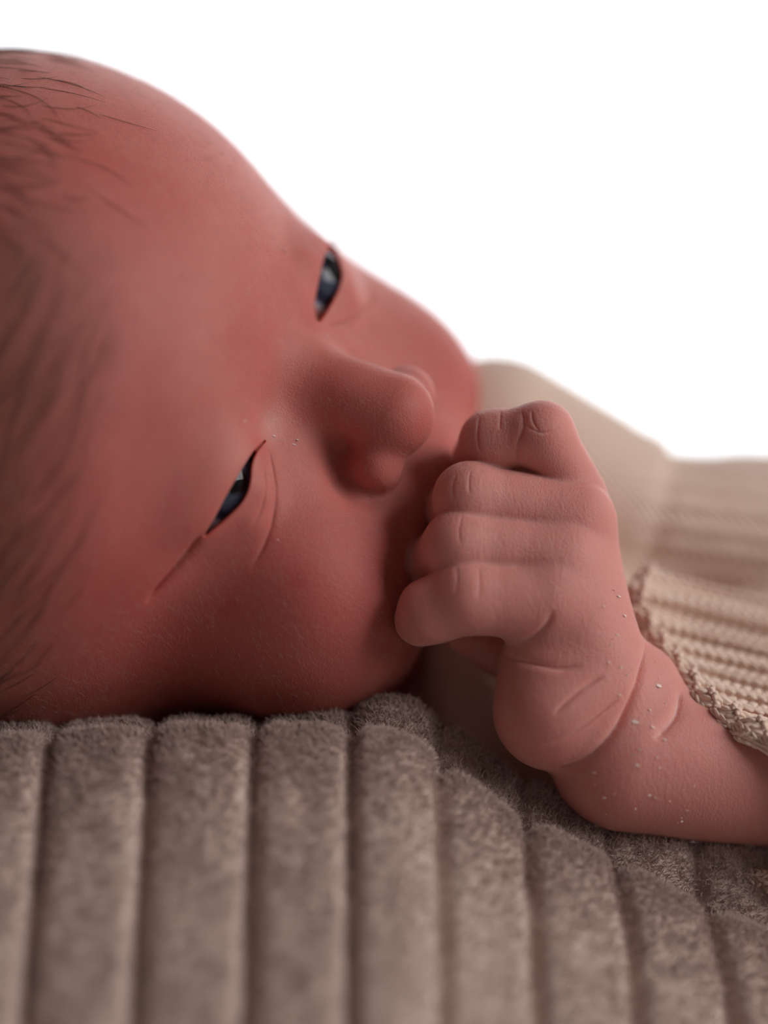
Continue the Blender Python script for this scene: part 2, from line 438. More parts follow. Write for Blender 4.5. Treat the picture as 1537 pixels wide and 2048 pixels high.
def hand_field(p):
    f = limb(p, LITTLE, 25)
    f = smin(f, limb(p, RING, 25), 7)
    f = smin(f, limb(p, MIDDLE, 25), 7)
    f = smin(f, limb(p, INDEX, 25), 7)
    f = smin(f, limb(p, THUMB, 25), 12)
    b = cone(p, P(1132, 1060, 56), P(1165, 1300, 50), 102, 108)
    b = smin(b, cone(p, P(1116, 1160, 4), P(1190, 1380, 20), 104, 125), 40)
    b = smin(b, sph(p, P(1108, 1420, -10), 122), 55)
    b = smin(b, sph(p, P(1090, 1325, 0), 82), 50)
    f = smin(f, b, 34)
    a = cone(p, P(1250, 1512, 40), P(1700, 1592, 130), 152, 130)
    a = smin(a, sph(p, P(1262, 1385, 60), 105), 50)
    return smin(f, a, 30)
def rest_field(p):
    d = cone(p, FC(0, 2.5, -5.0), P(1150, 1300, 820), 2.5 * CM, 2.0 * CM)
    d = smin(d, ell(p, P(1650, 1330, 850), (540, 360, 250)), 120)
    d = smin(d, limb(p, [(1560, 1480, 620, 130), (1790, 1570, 350, 118), (1700, 1592, 130, 128)], 60), 60)
    d = smin(d, limb(p, [(1455, 950, 1000, 52), (1560, 968, 1000, 60), (1700, 1250, 920, 90)], 40), 30)   # far forearm
    return d
def boxed(f, p, lo, hi):
    """evaluate f only near its box; elsewhere the distance to the box is a safe bound"""
    lo = np.array(lo, float); hi = np.array(hi, float)
    e = np.maximum(np.maximum(lo - p, p - hi), 0); d = ln(e); m = d < 60
    d += 40
    if m.any(): d[m] = f(p[m])
    return d
def body_field(p):
    d = boxed(head_field, p, (-1200, -450, -480), (330, 1250, 980))
    d = smin(d, boxed(rest_field, p, (-500, 60, -900), (1500, 1500, 420)), 90)
    return smin(d, boxed(hand_field, p, (0, -200, -720), (1150, 330, 250)), 6)
# ---------------------------------------------------------------- build the body mesh
GA = []          # gaussian swellings / hollows: (centre, amplitude, radius)
CR = []          # creases: (path, depth, width)
def with_detail(f):
    def g(p):
        d = f(p)
        for c, a, r in GA:
            e = p - c; q = (e * e).sum(1) / (r * r); m = q < 9
            if m.any(): d[m] -= a * np.exp(-q[m])
        return d
    return g
def press_creases(V, T):
    """sink each fold line into the skin along the surface normal"""
    N = normals(V, T); D = np.zeros(len(V))
    for path, dep, w, lo, hi in CR:
        k = np.where(((V > lo) & (V < hi)).all(1))[0]
        if len(k):
            e, t = poly_dist(V[k], path)
            D[k] += dep * (.5 * np.exp(-(e / w) ** 2) + (.6 * np.exp(-(e / (.36 * w)) ** 2) if w < 15 else .3 * np.exp(-(e / w) ** 2))) * np.minimum(1, 5 * np.minimum(t, 1 - t) + .04)
    return V - N * D[:, None]
def swell(f, pts, amp, rad):
    for (a, b) in pts: GA.append((raycast(f, a, b), amp, rad))
def crease(f, pts, dep, w, n=14):
    path = np.array([raycast(f, a, b) for a, b in smooth_path(pts, n)])
    ok = np.ones(len(path), bool)
    med = np.median(path[:, 1]); ok = np.abs(path[:, 1] - med) < 160
    path = path[ok]
    if len(path) > 4:
        
        for _ in range(4): q = path.copy(); q[1:-1] = (path[:-2] + 2 * path[1:-1] + path[2:]) / 4; path = q
    if len(path) > 1: CR.append((path, dep, w, path.min(0) - 4 * w, path.max(0) + 4 * w))
BF = body_field
# near eye: puffy upper lid, hollow at the inner corner, soft lower lid
swell(BF, [(462, 892), (432, 940), (402, 990), (372, 1045)], 15, 55)
swell(BF, [(556, 800), (548, 850)], -16, 52)
swell(BF, [(610, 760)], -6, 60)
swell(BF, [(525, 985), (505, 1040)], 7, 32)
swell(BF, [(585, 1130), (640, 1200)], 14, 120)
swell(BF, [(300, 900), (280, 1000)], -10, 90)
# far eye: lid and the bag below
swell(BF, [(612, 520), (600, 580)], 10, 45)
swell(BF, [(705, 590)], 6, 34)
# nose wing groove, lip
swell(BF, [(676, 905), (690, 965)], -14, 42)
swell(BF, [(815, 960)], 8, 70)
swell(BF, [(742, 932)], 9, 44)
FIELD0 = with_detail(body_field)
FIELD1 = FIELD0
F1 = FIELD0
crease(F1, [(536, 888), (550, 940), (556, 1000), (540, 1070), (505, 1135)], 5.5, 9)
crease(F1, [(529, 925), (533, 975), (522, 1028), (498, 1062)], 2.5, 6)
crease(F1, [(412, 1062), (375, 1115), (335, 1160), (292, 1208)], 13, 12)
crease(F1, [(664, 878), (668, 935), (692, 988), (736, 1002), (772, 985)], 11, 22)
crease(F1, [(812, 1050), (795, 1110), (784, 1160), (790, 1215)], 12, 30)
crease(F1, [(650, 650), (700, 645), (735, 615), (748, 585)], 5, 9)
# hand: wrist fold, palm folds, finger joints
crease(F1, [(1292, 1285), (1281, 1352), (1248, 1435), (1186, 1510), (1123, 1541), (1070, 1534)], 15, 10, 26)
crease(F1, [(974, 1272), (1016, 1287), (1065, 1278), (1097, 1250), (1107, 1219)], 9, 9)
crease(F1, [(1005, 1308), (1040, 1323), (1074, 1326), (1115, 1339), (1165, 1331)], 8, 9)
crease(F1, [(1107, 1430), (1136, 1402), (1173, 1372), (1210, 1352)], 6, 6)
crease(F1, [(1082, 1493), (1144, 1472), (1198, 1430), (1240, 1397)], 7, 6)
crease(F1, [(1043, 822), (1050, 850), (1036, 885), (1034, 930)], 6, 7)
crease(F1, [(1064, 820), (1067, 845), (1080, 862)], 2.5, 4)
crease(F1, [(1002, 822), (1000, 860)], 2.5, 4)
crease(F1, [(960, 832), (955, 870), (962, 905)], 3, 4)
crease(F1, [(1135, 845), (1090, 868), (1050, 850)], 3, 4)
crease(F1, [(957, 1132), (960, 1165), (957, 1200)], 1.8, 5)
crease(F1, [(914, 1132), (915, 1160), (912, 1190)], 1.8, 5)
crease(F1, [(942, 940), (938, 960), (940, 990)], 1.8, 4)
crease(F1, [(915, 945), (905, 970), (908, 1000)], 1.8, 4)
crease(F1, [(925, 1030), (918, 1060), (922, 1090)], 2, 4)
crease(F1, [(1365, 1380), (1355, 1430), (1310, 1480)], 10, 14)
FIELD = FIELD0
V, Q = surface_nets(FIELD1, (-1150, -440, -760), (1500, 1500, 980), 11.0)
T = np.concatenate([Q[:, [0, 1, 2]], Q[:, [0, 2, 3]]])
V = relax(V, T, .5, 1); V = project(FIELD1, V, 3)
def in_view(V, T, m=60):
    c = V[T].mean(1); k = DC / (DC + c[:, 1]); x = c[:, 0] * k + 768.5; y = 1024 - c[:, 2] * k
    n = np.cross(V[T[:, 1]] - V[T[:, 0]], V[T[:, 2]] - V[T[:, 0]]); n /= np.maximum(ln(n), 1e-9)[:, None]
    vd = c - np.array([0, -DC, 0]); vd /= ln(vd)[:, None]
    return (x > -m) & (x < 1537 + m) & (y > 60) & (y < 1760) & ((n * vd).sum(1) < .35), x, y
def refine_step(V, T, m, it, lim):
    n0 = len(V); V, T2 = refine(V, T, m)
    sel = np.zeros(len(V), bool); sel[T[m].ravel()] = True; sel[n0:] = True
    V[sel] = project(FIELD, V[sel], it, lim)
    return V, T2
m, x, y = in_view(V, T); V, T = refine_step(V, T, m, 2, 12)
m, x, y = in_view(V, T, 10)
m &= (x > 250) & ((y < 1300) | (x > 780)) & ((y < 1200) | (x > 300)) & ~((x < 500) & (y < 560))
V, T = refine_step(V, T, m, 2, 6)
def near_detail(V, T, rc, rl):
    c = V[T].mean(1); m = np.zeros(len(T), bool)
    for path, dep, w, lo, hi in CR:
        k = np.where(((c > lo) & (c < hi)).all(1))[0]
        if len(k): m[k[poly_dist(c[k], path)[0] < min(rc, .9 * w + 2)]] = True
    for po, ey, n in LIDS:
        k = np.where((ln(c - ey['c']) < 260) & (c[:, 1] < ey['c'][1] + 40))[0]
        m[k[np.abs(lid_distance(c[k], po, ey, n)) < rl]] = True
    return m
V, T = refine_step(V, T, near_detail(V, T, 12, 16), 2, 4)
V, T = refine_step(V, T, near_detail(V, T, 0, 9), 1, 4)
V = press_creases(V, T); V = open_lids(V)
print('body verts', len(V), 'tris', len(T))
BV, BT = V, T
NB = normals(V, T)
kk = DC / (DC + V[:, 1]); BX = V[:, 0] * kk + 768.5; BY = 1024 - V[:, 2] * kk
hand = np.clip(.5 - hand_field(V) / 20, 0, 1); red = np.zeros(len(V)); pale = np.zeros(len(V))
def daub(arr, px, py, r, a, y=None):
    c = raycast(FIELD0, px, py); arr += a * np.exp(-((BV - c) ** 2).sum(1) / (r * r))
for q in ((620, 1250, 240, .4), (320, 1300, 220, .45), (100, 1000, 260, .4), (700, 1130, 150, .4), (690, 930, 50, .5), (840, 800, 60, .3), (600, 1160, 20, .5), (460, 1215, 22, .5), (380, 1330, 160, .3), (250, 1150, 140, .35), (480, 690, 60, .4),
          (880, 700, 120, .45), (1060, 830, 45, .6), (930, 900, 60, .5), (830, 1250, 60, .6), (1020, 1450, 90, .6), (1100, 1400, 90, .25), (870, 1000, 60, .3), (520, 895, 26, .6), (620, 640, 30, .5)): daub(red, *q)
for q in ((970, 1000, 50, .3), (960, 1090, 50, .3), (545, 850, 34, .5), (1130, 1110, 80, .25), (1130, 1400, 60, .2), (480, 915, 50, .25)): daub(pale, *q)
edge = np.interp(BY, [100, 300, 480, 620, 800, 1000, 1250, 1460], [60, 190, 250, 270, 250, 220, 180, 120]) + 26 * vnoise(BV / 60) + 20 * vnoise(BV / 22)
scalp_shade = np.clip((edge - BX) / 230, 0, 1) ** .8 * np.where(BY < 480, .45 + .55 * np.clip((BY - 150) / 400, 0, 1), 1)  # hair-bearing scalp tone, widened to paint in the shade of this side
red = np.clip(red, 0, 1); pale = np.clip(pale, 0, 1)
person = empty('person', (0, 0.04, -.05))
tag(person, 'newborn baby lying with its face turned and a fist held at its mouth', 'person')
person_inv = (0, -.04, .05)
body = mesh_object('body', V, T, skin_material(), person, True, S, dict(red=red, pale=pale, hand=hand, scalp_shade=scalp_shade)); body.location = person_inv
M_EYE = eye_material()
def eyeball(ey, gaze, name='eye'):
    n, mm = 40, 48; Vs, Fs = [], []
    for i in range(n + 1):
        th = math.pi * i / n
        for j in range(mm):
            ph = 2 * math.pi * j / mm; r = ey['r']
            r2 = r + 10 * math.exp(-(th / .42) ** 4)
            Vs.append((r2 * math.sin(th) * math.cos(ph), r2 * math.sin(th) * math.sin(ph), r2 * math.cos(th)))
    for i in range(n):
        for j in range(mm): Fs.append([i * mm + j, (i + 1) * mm + j, (i + 1) * mm + (j + 1) % mm, i * mm + (j + 1) % mm])
    o = mesh_object(name, Vs, Fs, M_EYE, person)
    o.rotation_mode = 'QUATERNION'; o.rotation_quaternion = Vector(gaze).to_track_quat('Z', 'Y')
    o.location = Vector(ey['c'] * S) + Vector(person_inv)
    return o
eyeball(EYE_R, (.47, -.87, .08)); eyeball(EYE_L, (.70, -.58, .40))

# ---------------------------------------------------------------- hair, peach fuzz, flakes of dry skin
rng = np.random.default_rng(11)
def hair_mat(name, col, rough=.4):
    t = NT(name); c = t.coord(); n = t.noise(c, 300, 2)
    t.principled(Base_Color=t.mix(n, col, tuple(x * .6 for x in col)), Roughness=rough, Specular_IOR_Level=.4); return t.m
def comb(roots, dirs, length, k, lift, bend=.12):
    """strands that follow the skin"""
    p = roots.copy(); d = dirs.copy(); out = [p.copy()]; L = length[:, None] / (k - 1)
    wob = rng.normal(size=d.shape) * bend
    for i in range(1, k):
        p = p + d * L; f0 = FIELD0(p); g = grad(FIELD0, p, f0); n = g / np.maximum(ln(g), 1e-6)[:, None]
        p = p + n * (lift * i / (k - 1) * (1 + .0 * f0) - f0)[:, None]
        d = d + wob; d = d - n * (d * n).sum(1)[:, None]; d /= np.maximum(ln(d), 1e-6)[:, None]; out.append(p.copy())
    return np.stack(out, 1)
hd = (BV - N0) @ AD / CM; hf = (BV - N0) @ AF / CM
def pick(w, n):
    w = w / w.sum(); return rng.choice(len(w), n, p=w)
def tangent(v, n):
    v = v - n * (v * n).sum(1)[:, None]; return v / np.maximum(ln(v), 1e-6)[:, None]
ar = np.zeros(len(BV))
fa = .5 * ln(np.cross(BV[BT[:, 1]] - BV[BT[:, 0]], BV[BT[:, 2]] - BV[BT[:, 0]]))
for k in range(3): ar += np.bincount(BT[:, k], fa / 3, len(BV))
front = NB[:, 1] < .45
w = ar * front * np.clip((230 - BX) / 230, 0, 1) ** 1.3 * (BY > 90) * (BY < 470) * (BX > -120)
i = pick(w, 200)
dv = np.stack([np.ones(len(i)), np.full(len(i), -.15), -.18 - .5 * np.clip((BY[i] - 250) / 400, 0, 1)], 1) + rng.normal(size=(len(i), 3)) * .14
st = comb(BV[i], tangent(dv, NB[i]), 60 + 90 * rng.random(len(i)), 7, 5)
w2 = ar * (hd < -2.6) * (BX < -230) * (hf < -1.5)
i2 = pick(w2, 1600)
st2 = comb(BV[i2], tangent(-AD + .5 * AF + rng.normal(size=(len(i2), 3)) * .2, NB[i2]), 80 + 90 * rng.random(len(i2)), 7, 8)
w3 = ar * front * (BX > -30) * (BX < 250) * (BY > 560) * (BY < 950) * np.clip(1 - np.abs(BX + (BY - 600) * .35 - 190) / 60, 0, 1)
i3 = pick(w3, 8)
w5 = ar * front * np.clip((edge - BX) / 120, 0, 1) * (BX > -120) * (BY > 480) * (BY < 1420); i5 = pick(w5, 230)
st5 = comb(BV[i5], tangent(np.tile([-.5, -.1, -1.0], (len(i5), 1)) + rng.normal(size=(len(i5), 3)) * .07, NB[i5]), 70 + 110 * rng.random(len(i5)), 7, 4, .06)
st3 = comb(BV[i3], tangent(np.tile([-.38, -.1, -1.0], (len(i3), 1)) + rng.normal(size=(len(i3), 3)) * .08, NB[i3]), 170 + 120 * rng.random(len(i3)), 7, 10, .05)
hair = hair_object('hair', np.concatenate([st, st2, st5]), np.array([.5, .65, .65, .6, .5, .35, .12]), hair_mat('brown_hair', (.14, .08, .05)), person); hair.location = person_inv
hair['kind'] = 'stuff'
w4 = ar * front * (BX > 0) * (BX < 1000) * (BY > 100) * (BY < 1450) * (hf > -6) * (poly2d(np.stack([BX, BY], 1), np.array(OPEN_R, float)) > 24) * (poly2d(np.stack([BX, BY], 1), np.array(OPEN_L, float)) > 24)
i4 = pick(w4, 9000)
st4 = comb(BV[i4], tangent(AD * .8 - AL * .2 + rng.normal(size=(len(i4), 3)) * .35, NB[i4]), 8 + 9 * rng.random(len(i4)), 3, 3.5)
fuzz = hair_object('peach_fuzz', st4, np.array([.17, .15, .06]), hair_mat('pale_fuzz', (.62, .45, .36)), person); fuzz.location = person_inv
fuzz['kind'] = 'stuff'
# lashes of the far eye
ls = []
for q in range(11):
    a = P(660 + q * 1.2, 482 + q * 2.4, 268 - q); b = a + np.array([16 + rng.normal() * 5, 6, 20 + rng.normal() * 6]); ls.append([a, .5 * (a + b) + np.array([3, 0, -2]), b])
lash = hair_object('eyelashes', np.array(ls), np.array([.5, .4, .15]), hair_mat('lash', (.16, .10, .07)), person); lash.location = person_inv
lash['kind'] = 'stuff'
# flakes
VV, FF = [], []
spots = [(1238, 1193, 9), (1250, 1232, 7), (1235, 1270, 5), (1222, 1290, 4), (1218, 1325, 4), (1242, 1335, 4), (1207, 1213, 4), (1228, 1180, 4), (1272, 1445, 9), (1305, 1455, 6), (1318, 1372, 8), (1300, 1420, 5), (1280, 1500, 6), (1265, 1510, 5), (1275, 1530, 6), (1315, 1515, 4), (1320, 1535, 4), (1300, 1590, 5), (1312, 1596, 5), (1210, 1595, 4), (1190, 1545, 4), (1375, 1620, 4), (1365, 1642, 4), (1330, 1480, 5), (1240, 1390, 4), (1255, 1350, 4), (595, 880, 4), (588, 889, 5), (548, 872, 4), (556, 1080, 4), (489, 842, 4), (655, 672, 3), (570, 500, 4)]
for (a, b, r) in spots + [(1180 + rng.random() * 230, 1250 + rng.random() * 400, 1.8) for _ in range(34)]:
    c = raycast(FIELD0, a, b); f0 = FIELD0(c[None]); n = grad(FIELD0, c[None], f0)[0]; n /= np.linalg.norm(n)
    if c[1] > 200: continue
    u = np.cross(n, [.3, 0, 1]); u /= np.linalg.norm(u); v = np.cross(n, u); k = 6; ph = rng.random() * 6; st = .25 + .35 * rng.random(); base = len(VV)
    for lay in (0.2, 1.6):
        for q in range(k):
            t = ph + q * 2 * math.pi / k; rr = r * (.6 + .5 * rng.random()); VV.append(c + (u * math.cos(t) + v * math.sin(t) * st) * rr + n * (lay + (1.5 if q < 2 else 0)))
    FF.append([base + k + q for q in range(k)])
    for q in range(k): FF.append([base + q, base + (q + 1) % k, base + k + (q + 1) % k, base + k + q])
fl = mesh_object('dry_skin_flakes', VV, FF, plain('dry_skin', (.86, .70, .64), .6, .1, 200), person, False); fl.location = person_inv; fl['kind'] = 'stuff'
BOT = -1700.0
# ---------------------------------------------------------------- ribbed plush cushion
def itp(x, pts): a = np.array(pts, float); return np.interp(x, a[:, 0] - 768.5, a[:, 1])
LIP = [(-500, 1540), (-200, 1500), (0, 1482), (300, 1462), (520, 1462), (740, 1466), (810, 1484), (880, 1530), (1010, 1632), (1190, 1715), (1390, 1812), (1537, 1875), (1900, 1980)]
BACK = [(-500, 1480), (-200, 1470), (0, 1466), (300, 1462), (540, 1462), (640, 1452), (740, 1427), (800, 1419), (880, 1452), (1000, 1552), (1150, 1630), (1250, 1668), (1400, 1700), (1537, 1722), (1900, 1790)]
def smooth1(v, n):
    k = np.hanning(n); k /= k.sum(); return np.convolve(np.pad(v, n // 2, mode='edge'), k, 'valid')[:len(v)]
GROOVE = np.array([-1460, -1260, -1058, -858, -658, -458, -253, -63, 112, 275, 447, 627, 810, 1000, 1190, 1380], float)
def cushion():
    xs = np.arange(-1250, 1290, 5.0)
    zl = 1024 - smooth1(itp(xs, LIP), 15); zb = 1024 - smooth1(itp(xs, BACK), 15)
    prof = []      # (y, weight of lip height, weight of back height, dz)
    key = [(-1000, 1, 0, -1150), (-960, 1, 0, -1020), (-800, 1, 0, -830), (-640, 1, 0, -610), (-480, 1, 0, -410), (-340, 1, 0, -250), (-230, 1, 0, -125), (-165, 1, 0, -50), (-120, 1, 0, -10), (-95, 1, 0, 0), (-70, 1, 0, -6),
           (-35, .75, .25, -26), (10, .3, .7, -14), (50, 0, 1, 0), (90, 0, 1, -6), (150, 0, 1, -34), (230, 0, 1, -44), (420, 0, 1, -40), (900, 0, 1, -36), (1500, 0, 1, -60), (1750, 0, 1, -160)]
    kp = smooth_path(np.array(key, float), 330)
    n, m = len(xs), len(kp)
    Y = np.repeat(kp[None, :, 0], n, 0); Z = zl[:, None] * kp[None, :, 1] + zb[:, None] * kp[None, :, 2] + kp[None, :, 3]
    X_ = np.repeat(xs[:, None], m, 1)
    flat = np.clip((Y - 250) / 300, 0, 1); Z = Z * (1 - flat) + flat * np.minimum(Z, -480 - 290 * np.clip((X_ - 100) / 400, 0, 1))
    Z = np.maximum(Z, BOT + 8)
    X = np.repeat(xs[:, None], m, 1)
    lean = np.clip((X - 150) / 400, 0, 1) * np.clip((-60 - Y) / 160, 0, 1) * 38
    Xr = X - lean
    Pt = np.stack([X, Y, Z], -1)
    du = np.gradient(Pt, axis=0); dv = np.gradient(Pt, axis=1); N = np.cross(du, dv); N /= ln(N)[..., None]
    u = np.interp(Xr, GROOVE, np.arange(len(GROOVE))); fr = np.abs(u - np.round(u)) * 188
    hgt = 13 * (1 - np.clip(1 - fr / 94, 0, 1) ** 3) - 24 * np.exp(-(fr / 17) ** 2) * (1 - .6 * np.clip((Y + 60) / 60, 0, 1))
    q = Pt.reshape(-1, 3)
    hgt = hgt + (5 * vnoise(q / 70) + 3.0 * vnoise(q / 26) + 1.6 * vnoise(q / 9)).reshape(n, m)
    Pt = Pt + N * hgt[..., None]
    V = Pt.reshape(-1, 3); i, j = np.meshgrid(np.arange(n - 1), np.arange(m - 1), indexing='ij'); a = (i * m + j).ravel()
    F = np.stack([a, a + m, a + m + 1, a + 1], 1)
    # underside and ends so that it is a solid cushion
    rim = np.concatenate([np.arange(m), np.arange(1, n) * m + m - 1, (n - 1) * m + np.arange(m - 2, -1, -1), np.arange(n - 2, 0, -1) * m])
    base = V[rim].copy(); base[:, 2] = BOT; base[:, :2] *= .97; nb = len(V)
    cen = np.array([[0, 300, BOT]])
    k = np.arange(len(rim)); k2 = (k + 1) % len(rim)
    F2 = np.stack([rim[k], rim[k2], nb + k2, nb + k], 1)
    V = np.concatenate([V, base, cen])
    F = np.concatenate([F, F2[:, ::-1], np.stack([nb + k, nb + k2, np.full(len(k), len(V) - 1), np.full(len(k), len(V) - 1)], 1)[:0]])
    t = NT('taupe_plush'); c = t.coord()
    n1 = t.noise(c, 70, 4, .6); n2 = t.noise(c, 260, 3, .6)
    col = t.mix(t.ramp(n1, [(.3, (0, 0, 0)), (.7, (1, 1, 1))]), CUSHION_A, CUSHION_B)
    col = t.mix(t.math('MULTIPLY', n2, .35), col, (.36, .24, .19))
    t.principled(Base_Color=col, Roughness=.95, Specular_IOR_Level=.15, Sheen_Weight=.4, Sheen_Roughness=.5, Normal=t.bump(t.noise(c, 1500, 3), .6, .0004))
    root = empty('cushion', (0, 0, BOT * S)); off = (0, 0, -BOT * S)
    tag(root, 'taupe plush cushion with wide ribs under the baby', 'cushion')
    o = mesh_object('cover', V, F, t.m, root); o.location = off
    # plush pile
    rng = np.random.default_rng(3); N2 = N; cnt = 110000
    ii = rng.random(cnt) * (n - 2); lo_j = np.searchsorted(kp[:, 0], -760); hi_j = np.searchsorted(kp[:, 0], 200)
    jj = lo_j + rng.random(cnt) * (hi_j - lo_j - 1)
    keep = np.abs(xs[ii.astype(int)]) < 860; ii = ii[keep]; jj = jj[keep]
    i0 = ii.astype(int); j0 = jj.astype(int); fi = (ii - i0)[:, None]; fj = (jj - j0)[:, None]
    root_p = Pt[i0, j0] * (1 - fi) * (1 - fj) + Pt[i0 + 1, j0] * fi * (1 - fj) + Pt[i0, j0 + 1] * (1 - fi) * fj + Pt[i0 + 1, j0 + 1] * fi * fj
    nn = N2[i0, j0]; tl = rng.normal(size=nn.shape) * .38
    d1 = nn + tl; d1 /= ln(d1)[:, None]; d2 = nn + tl * 1.6 + rng.normal(size=nn.shape) * .35; d2 /= ln(d2)[:, None]
    le = (9 + 10 * rng.random(len(nn)))[:, None]
    st = np.stack([root_p - nn * 3, root_p + d1 * le * .55, root_p + d1 * le * .55 + d2 * le * .5], 1)
    h = hair_object('pile', st, np.array([1.1, .85, .3]), t.m, root); h.location = off
    h['kind'] = 'stuff'
    return root
CUSHION_A = (.70, .55, .50); CUSHION_B = (.58, .45, .41)
cushion()
M_SHEET = plain('white_bed_sheet', (.62, .56, .53), .9, .1, 12, .001, 300)
def mattress():
    V, F = [], []; n = 12
    lo = np.array([-.8, -.33, -.42]); hi = np.array([1.1, 1.2, BOT * S - .0005]); r = .06
    # rounded slab: stacked rounded-rectangle rings
    rings = [(-.42, .03), (-.40, 0), (hi[2] - r, 0)] + [(hi[2] - r + r * math.sin(a), r * (1 - math.cos(a))) for a in np.linspace(.2, math.pi / 2, 6)]
    per = []
    for cx, cy, a0 in ((hi[0] - r, hi[1] - r, 0), (lo[0] + r, hi[1] - r, .5), (lo[0] + r, lo[1] + r, 1), (hi[0] - r, lo[1] + r, 1.5)):
        for a in np.linspace(0, .5, 6): per.append((cx, cy, (a0 + a) * math.pi))
    for z, ins in rings:
        for cx, cy, a in per: V.append((cx + (r - ins) * math.cos(a), cy + (r - ins) * math.sin(a), z))
    k = len(per)
    for i in range(len(rings) - 1):
        for j in range(k): F.append([i * k + j, i * k + (j + 1) % k, (i + 1) * k + (j + 1) % k, (i + 1) * k + j])
    F.append(list(range(k))[::-1]); F.append([(len(rings) - 1) * k + j for j in range(k)])
    root = empty('bed', (.15, .4, Z0)); tag(root, 'bed with a pale sheet below the cushion', 'bed')
    o = mesh_object('mattress', V, F, M_SHEET, root, True, 1.0); o.location = (-.15, -.4, -Z0)
    b = box('bed_base', (-.78, -.31, Z0), (1.08, 1.18, -.42), plain('bed_wood', (.35, .25, .17), .5, .2, 20), root); b.location = (-.15, -.4, -Z0)
mattress()
# ---------------------------------------------------------------- knitted romper
def romper_field(p):
    d = ell(p, P(1650, 1370, 850), (600, 430, 350))
    a = limb(p, [(990, 895, 600, 200), (1225, 1010, 640, 178)], 40)
    b = limb(p, [(1335, 1040, 640, 152), (1700, 1090, 720, 190)], 40)
    a = smin(a, b, 10)
    s = p[:, 2] + .12 * p[:, 0]
    a = a - 5 * np.cos(s * 2 * math.pi / 46) * np.clip((p[:, 0] - 520) / 120, 0, 1)
    d = smin(d, a, 40)
    d = smin(d, sph(p, P(1185, 1290, 800), 335), 60)
    d = smin(d, limb(p, [(1500, 1400, 640, 215), (1600, 1480, 600, 190), (1830, 1560, 360, 170)], 60), 60)      # near upper arm
    d = smin(d, ell(p, P(1090, 1430, 600), (330, 270, 240)), 80)
    d = smin(d, ell(p, P(1035, 1260, 450), (205, 190, 300)), 60)       # collar, swollen behind the fist to block light from above and behind
    return d
V, Q = surface_nets(romper_field, (-60, 150, -760), (1700, 1500, 640), 15.0)
Tq = np.concatenate([Q[:, [0, 1, 2]], Q[:, [0, 2, 3]]]); V = project(romper_field, V, 2)
def knit_material():
    t = NT('beige_knit'); c = t.coord()
    n1 = t.noise(c, 120, 4, .6)
    col = t.mix(n1, KNIT_A, KNIT_B)
    w = t.n('ShaderNodeTexWave', i_Scale=420.0, i_Distortion=1.5, bands_direction='DIAGONAL'); t.l(c, w.inputs['Vector'])
    t.principled(Base_Color=col, Roughness=.95, Specular_IOR_Level=.12, Sheen_Weight=.3, Normal=t.bump(w.outputs['Fac'], .5, .0003))
    return t.m
KNIT_A = (.90, .71, .60); KNIT_B = (.80, .60, .50)
M_KNIT = knit_material()
romper = mesh_object('romper', V, Tq, M_KNIT, person); romper.location = person_inv
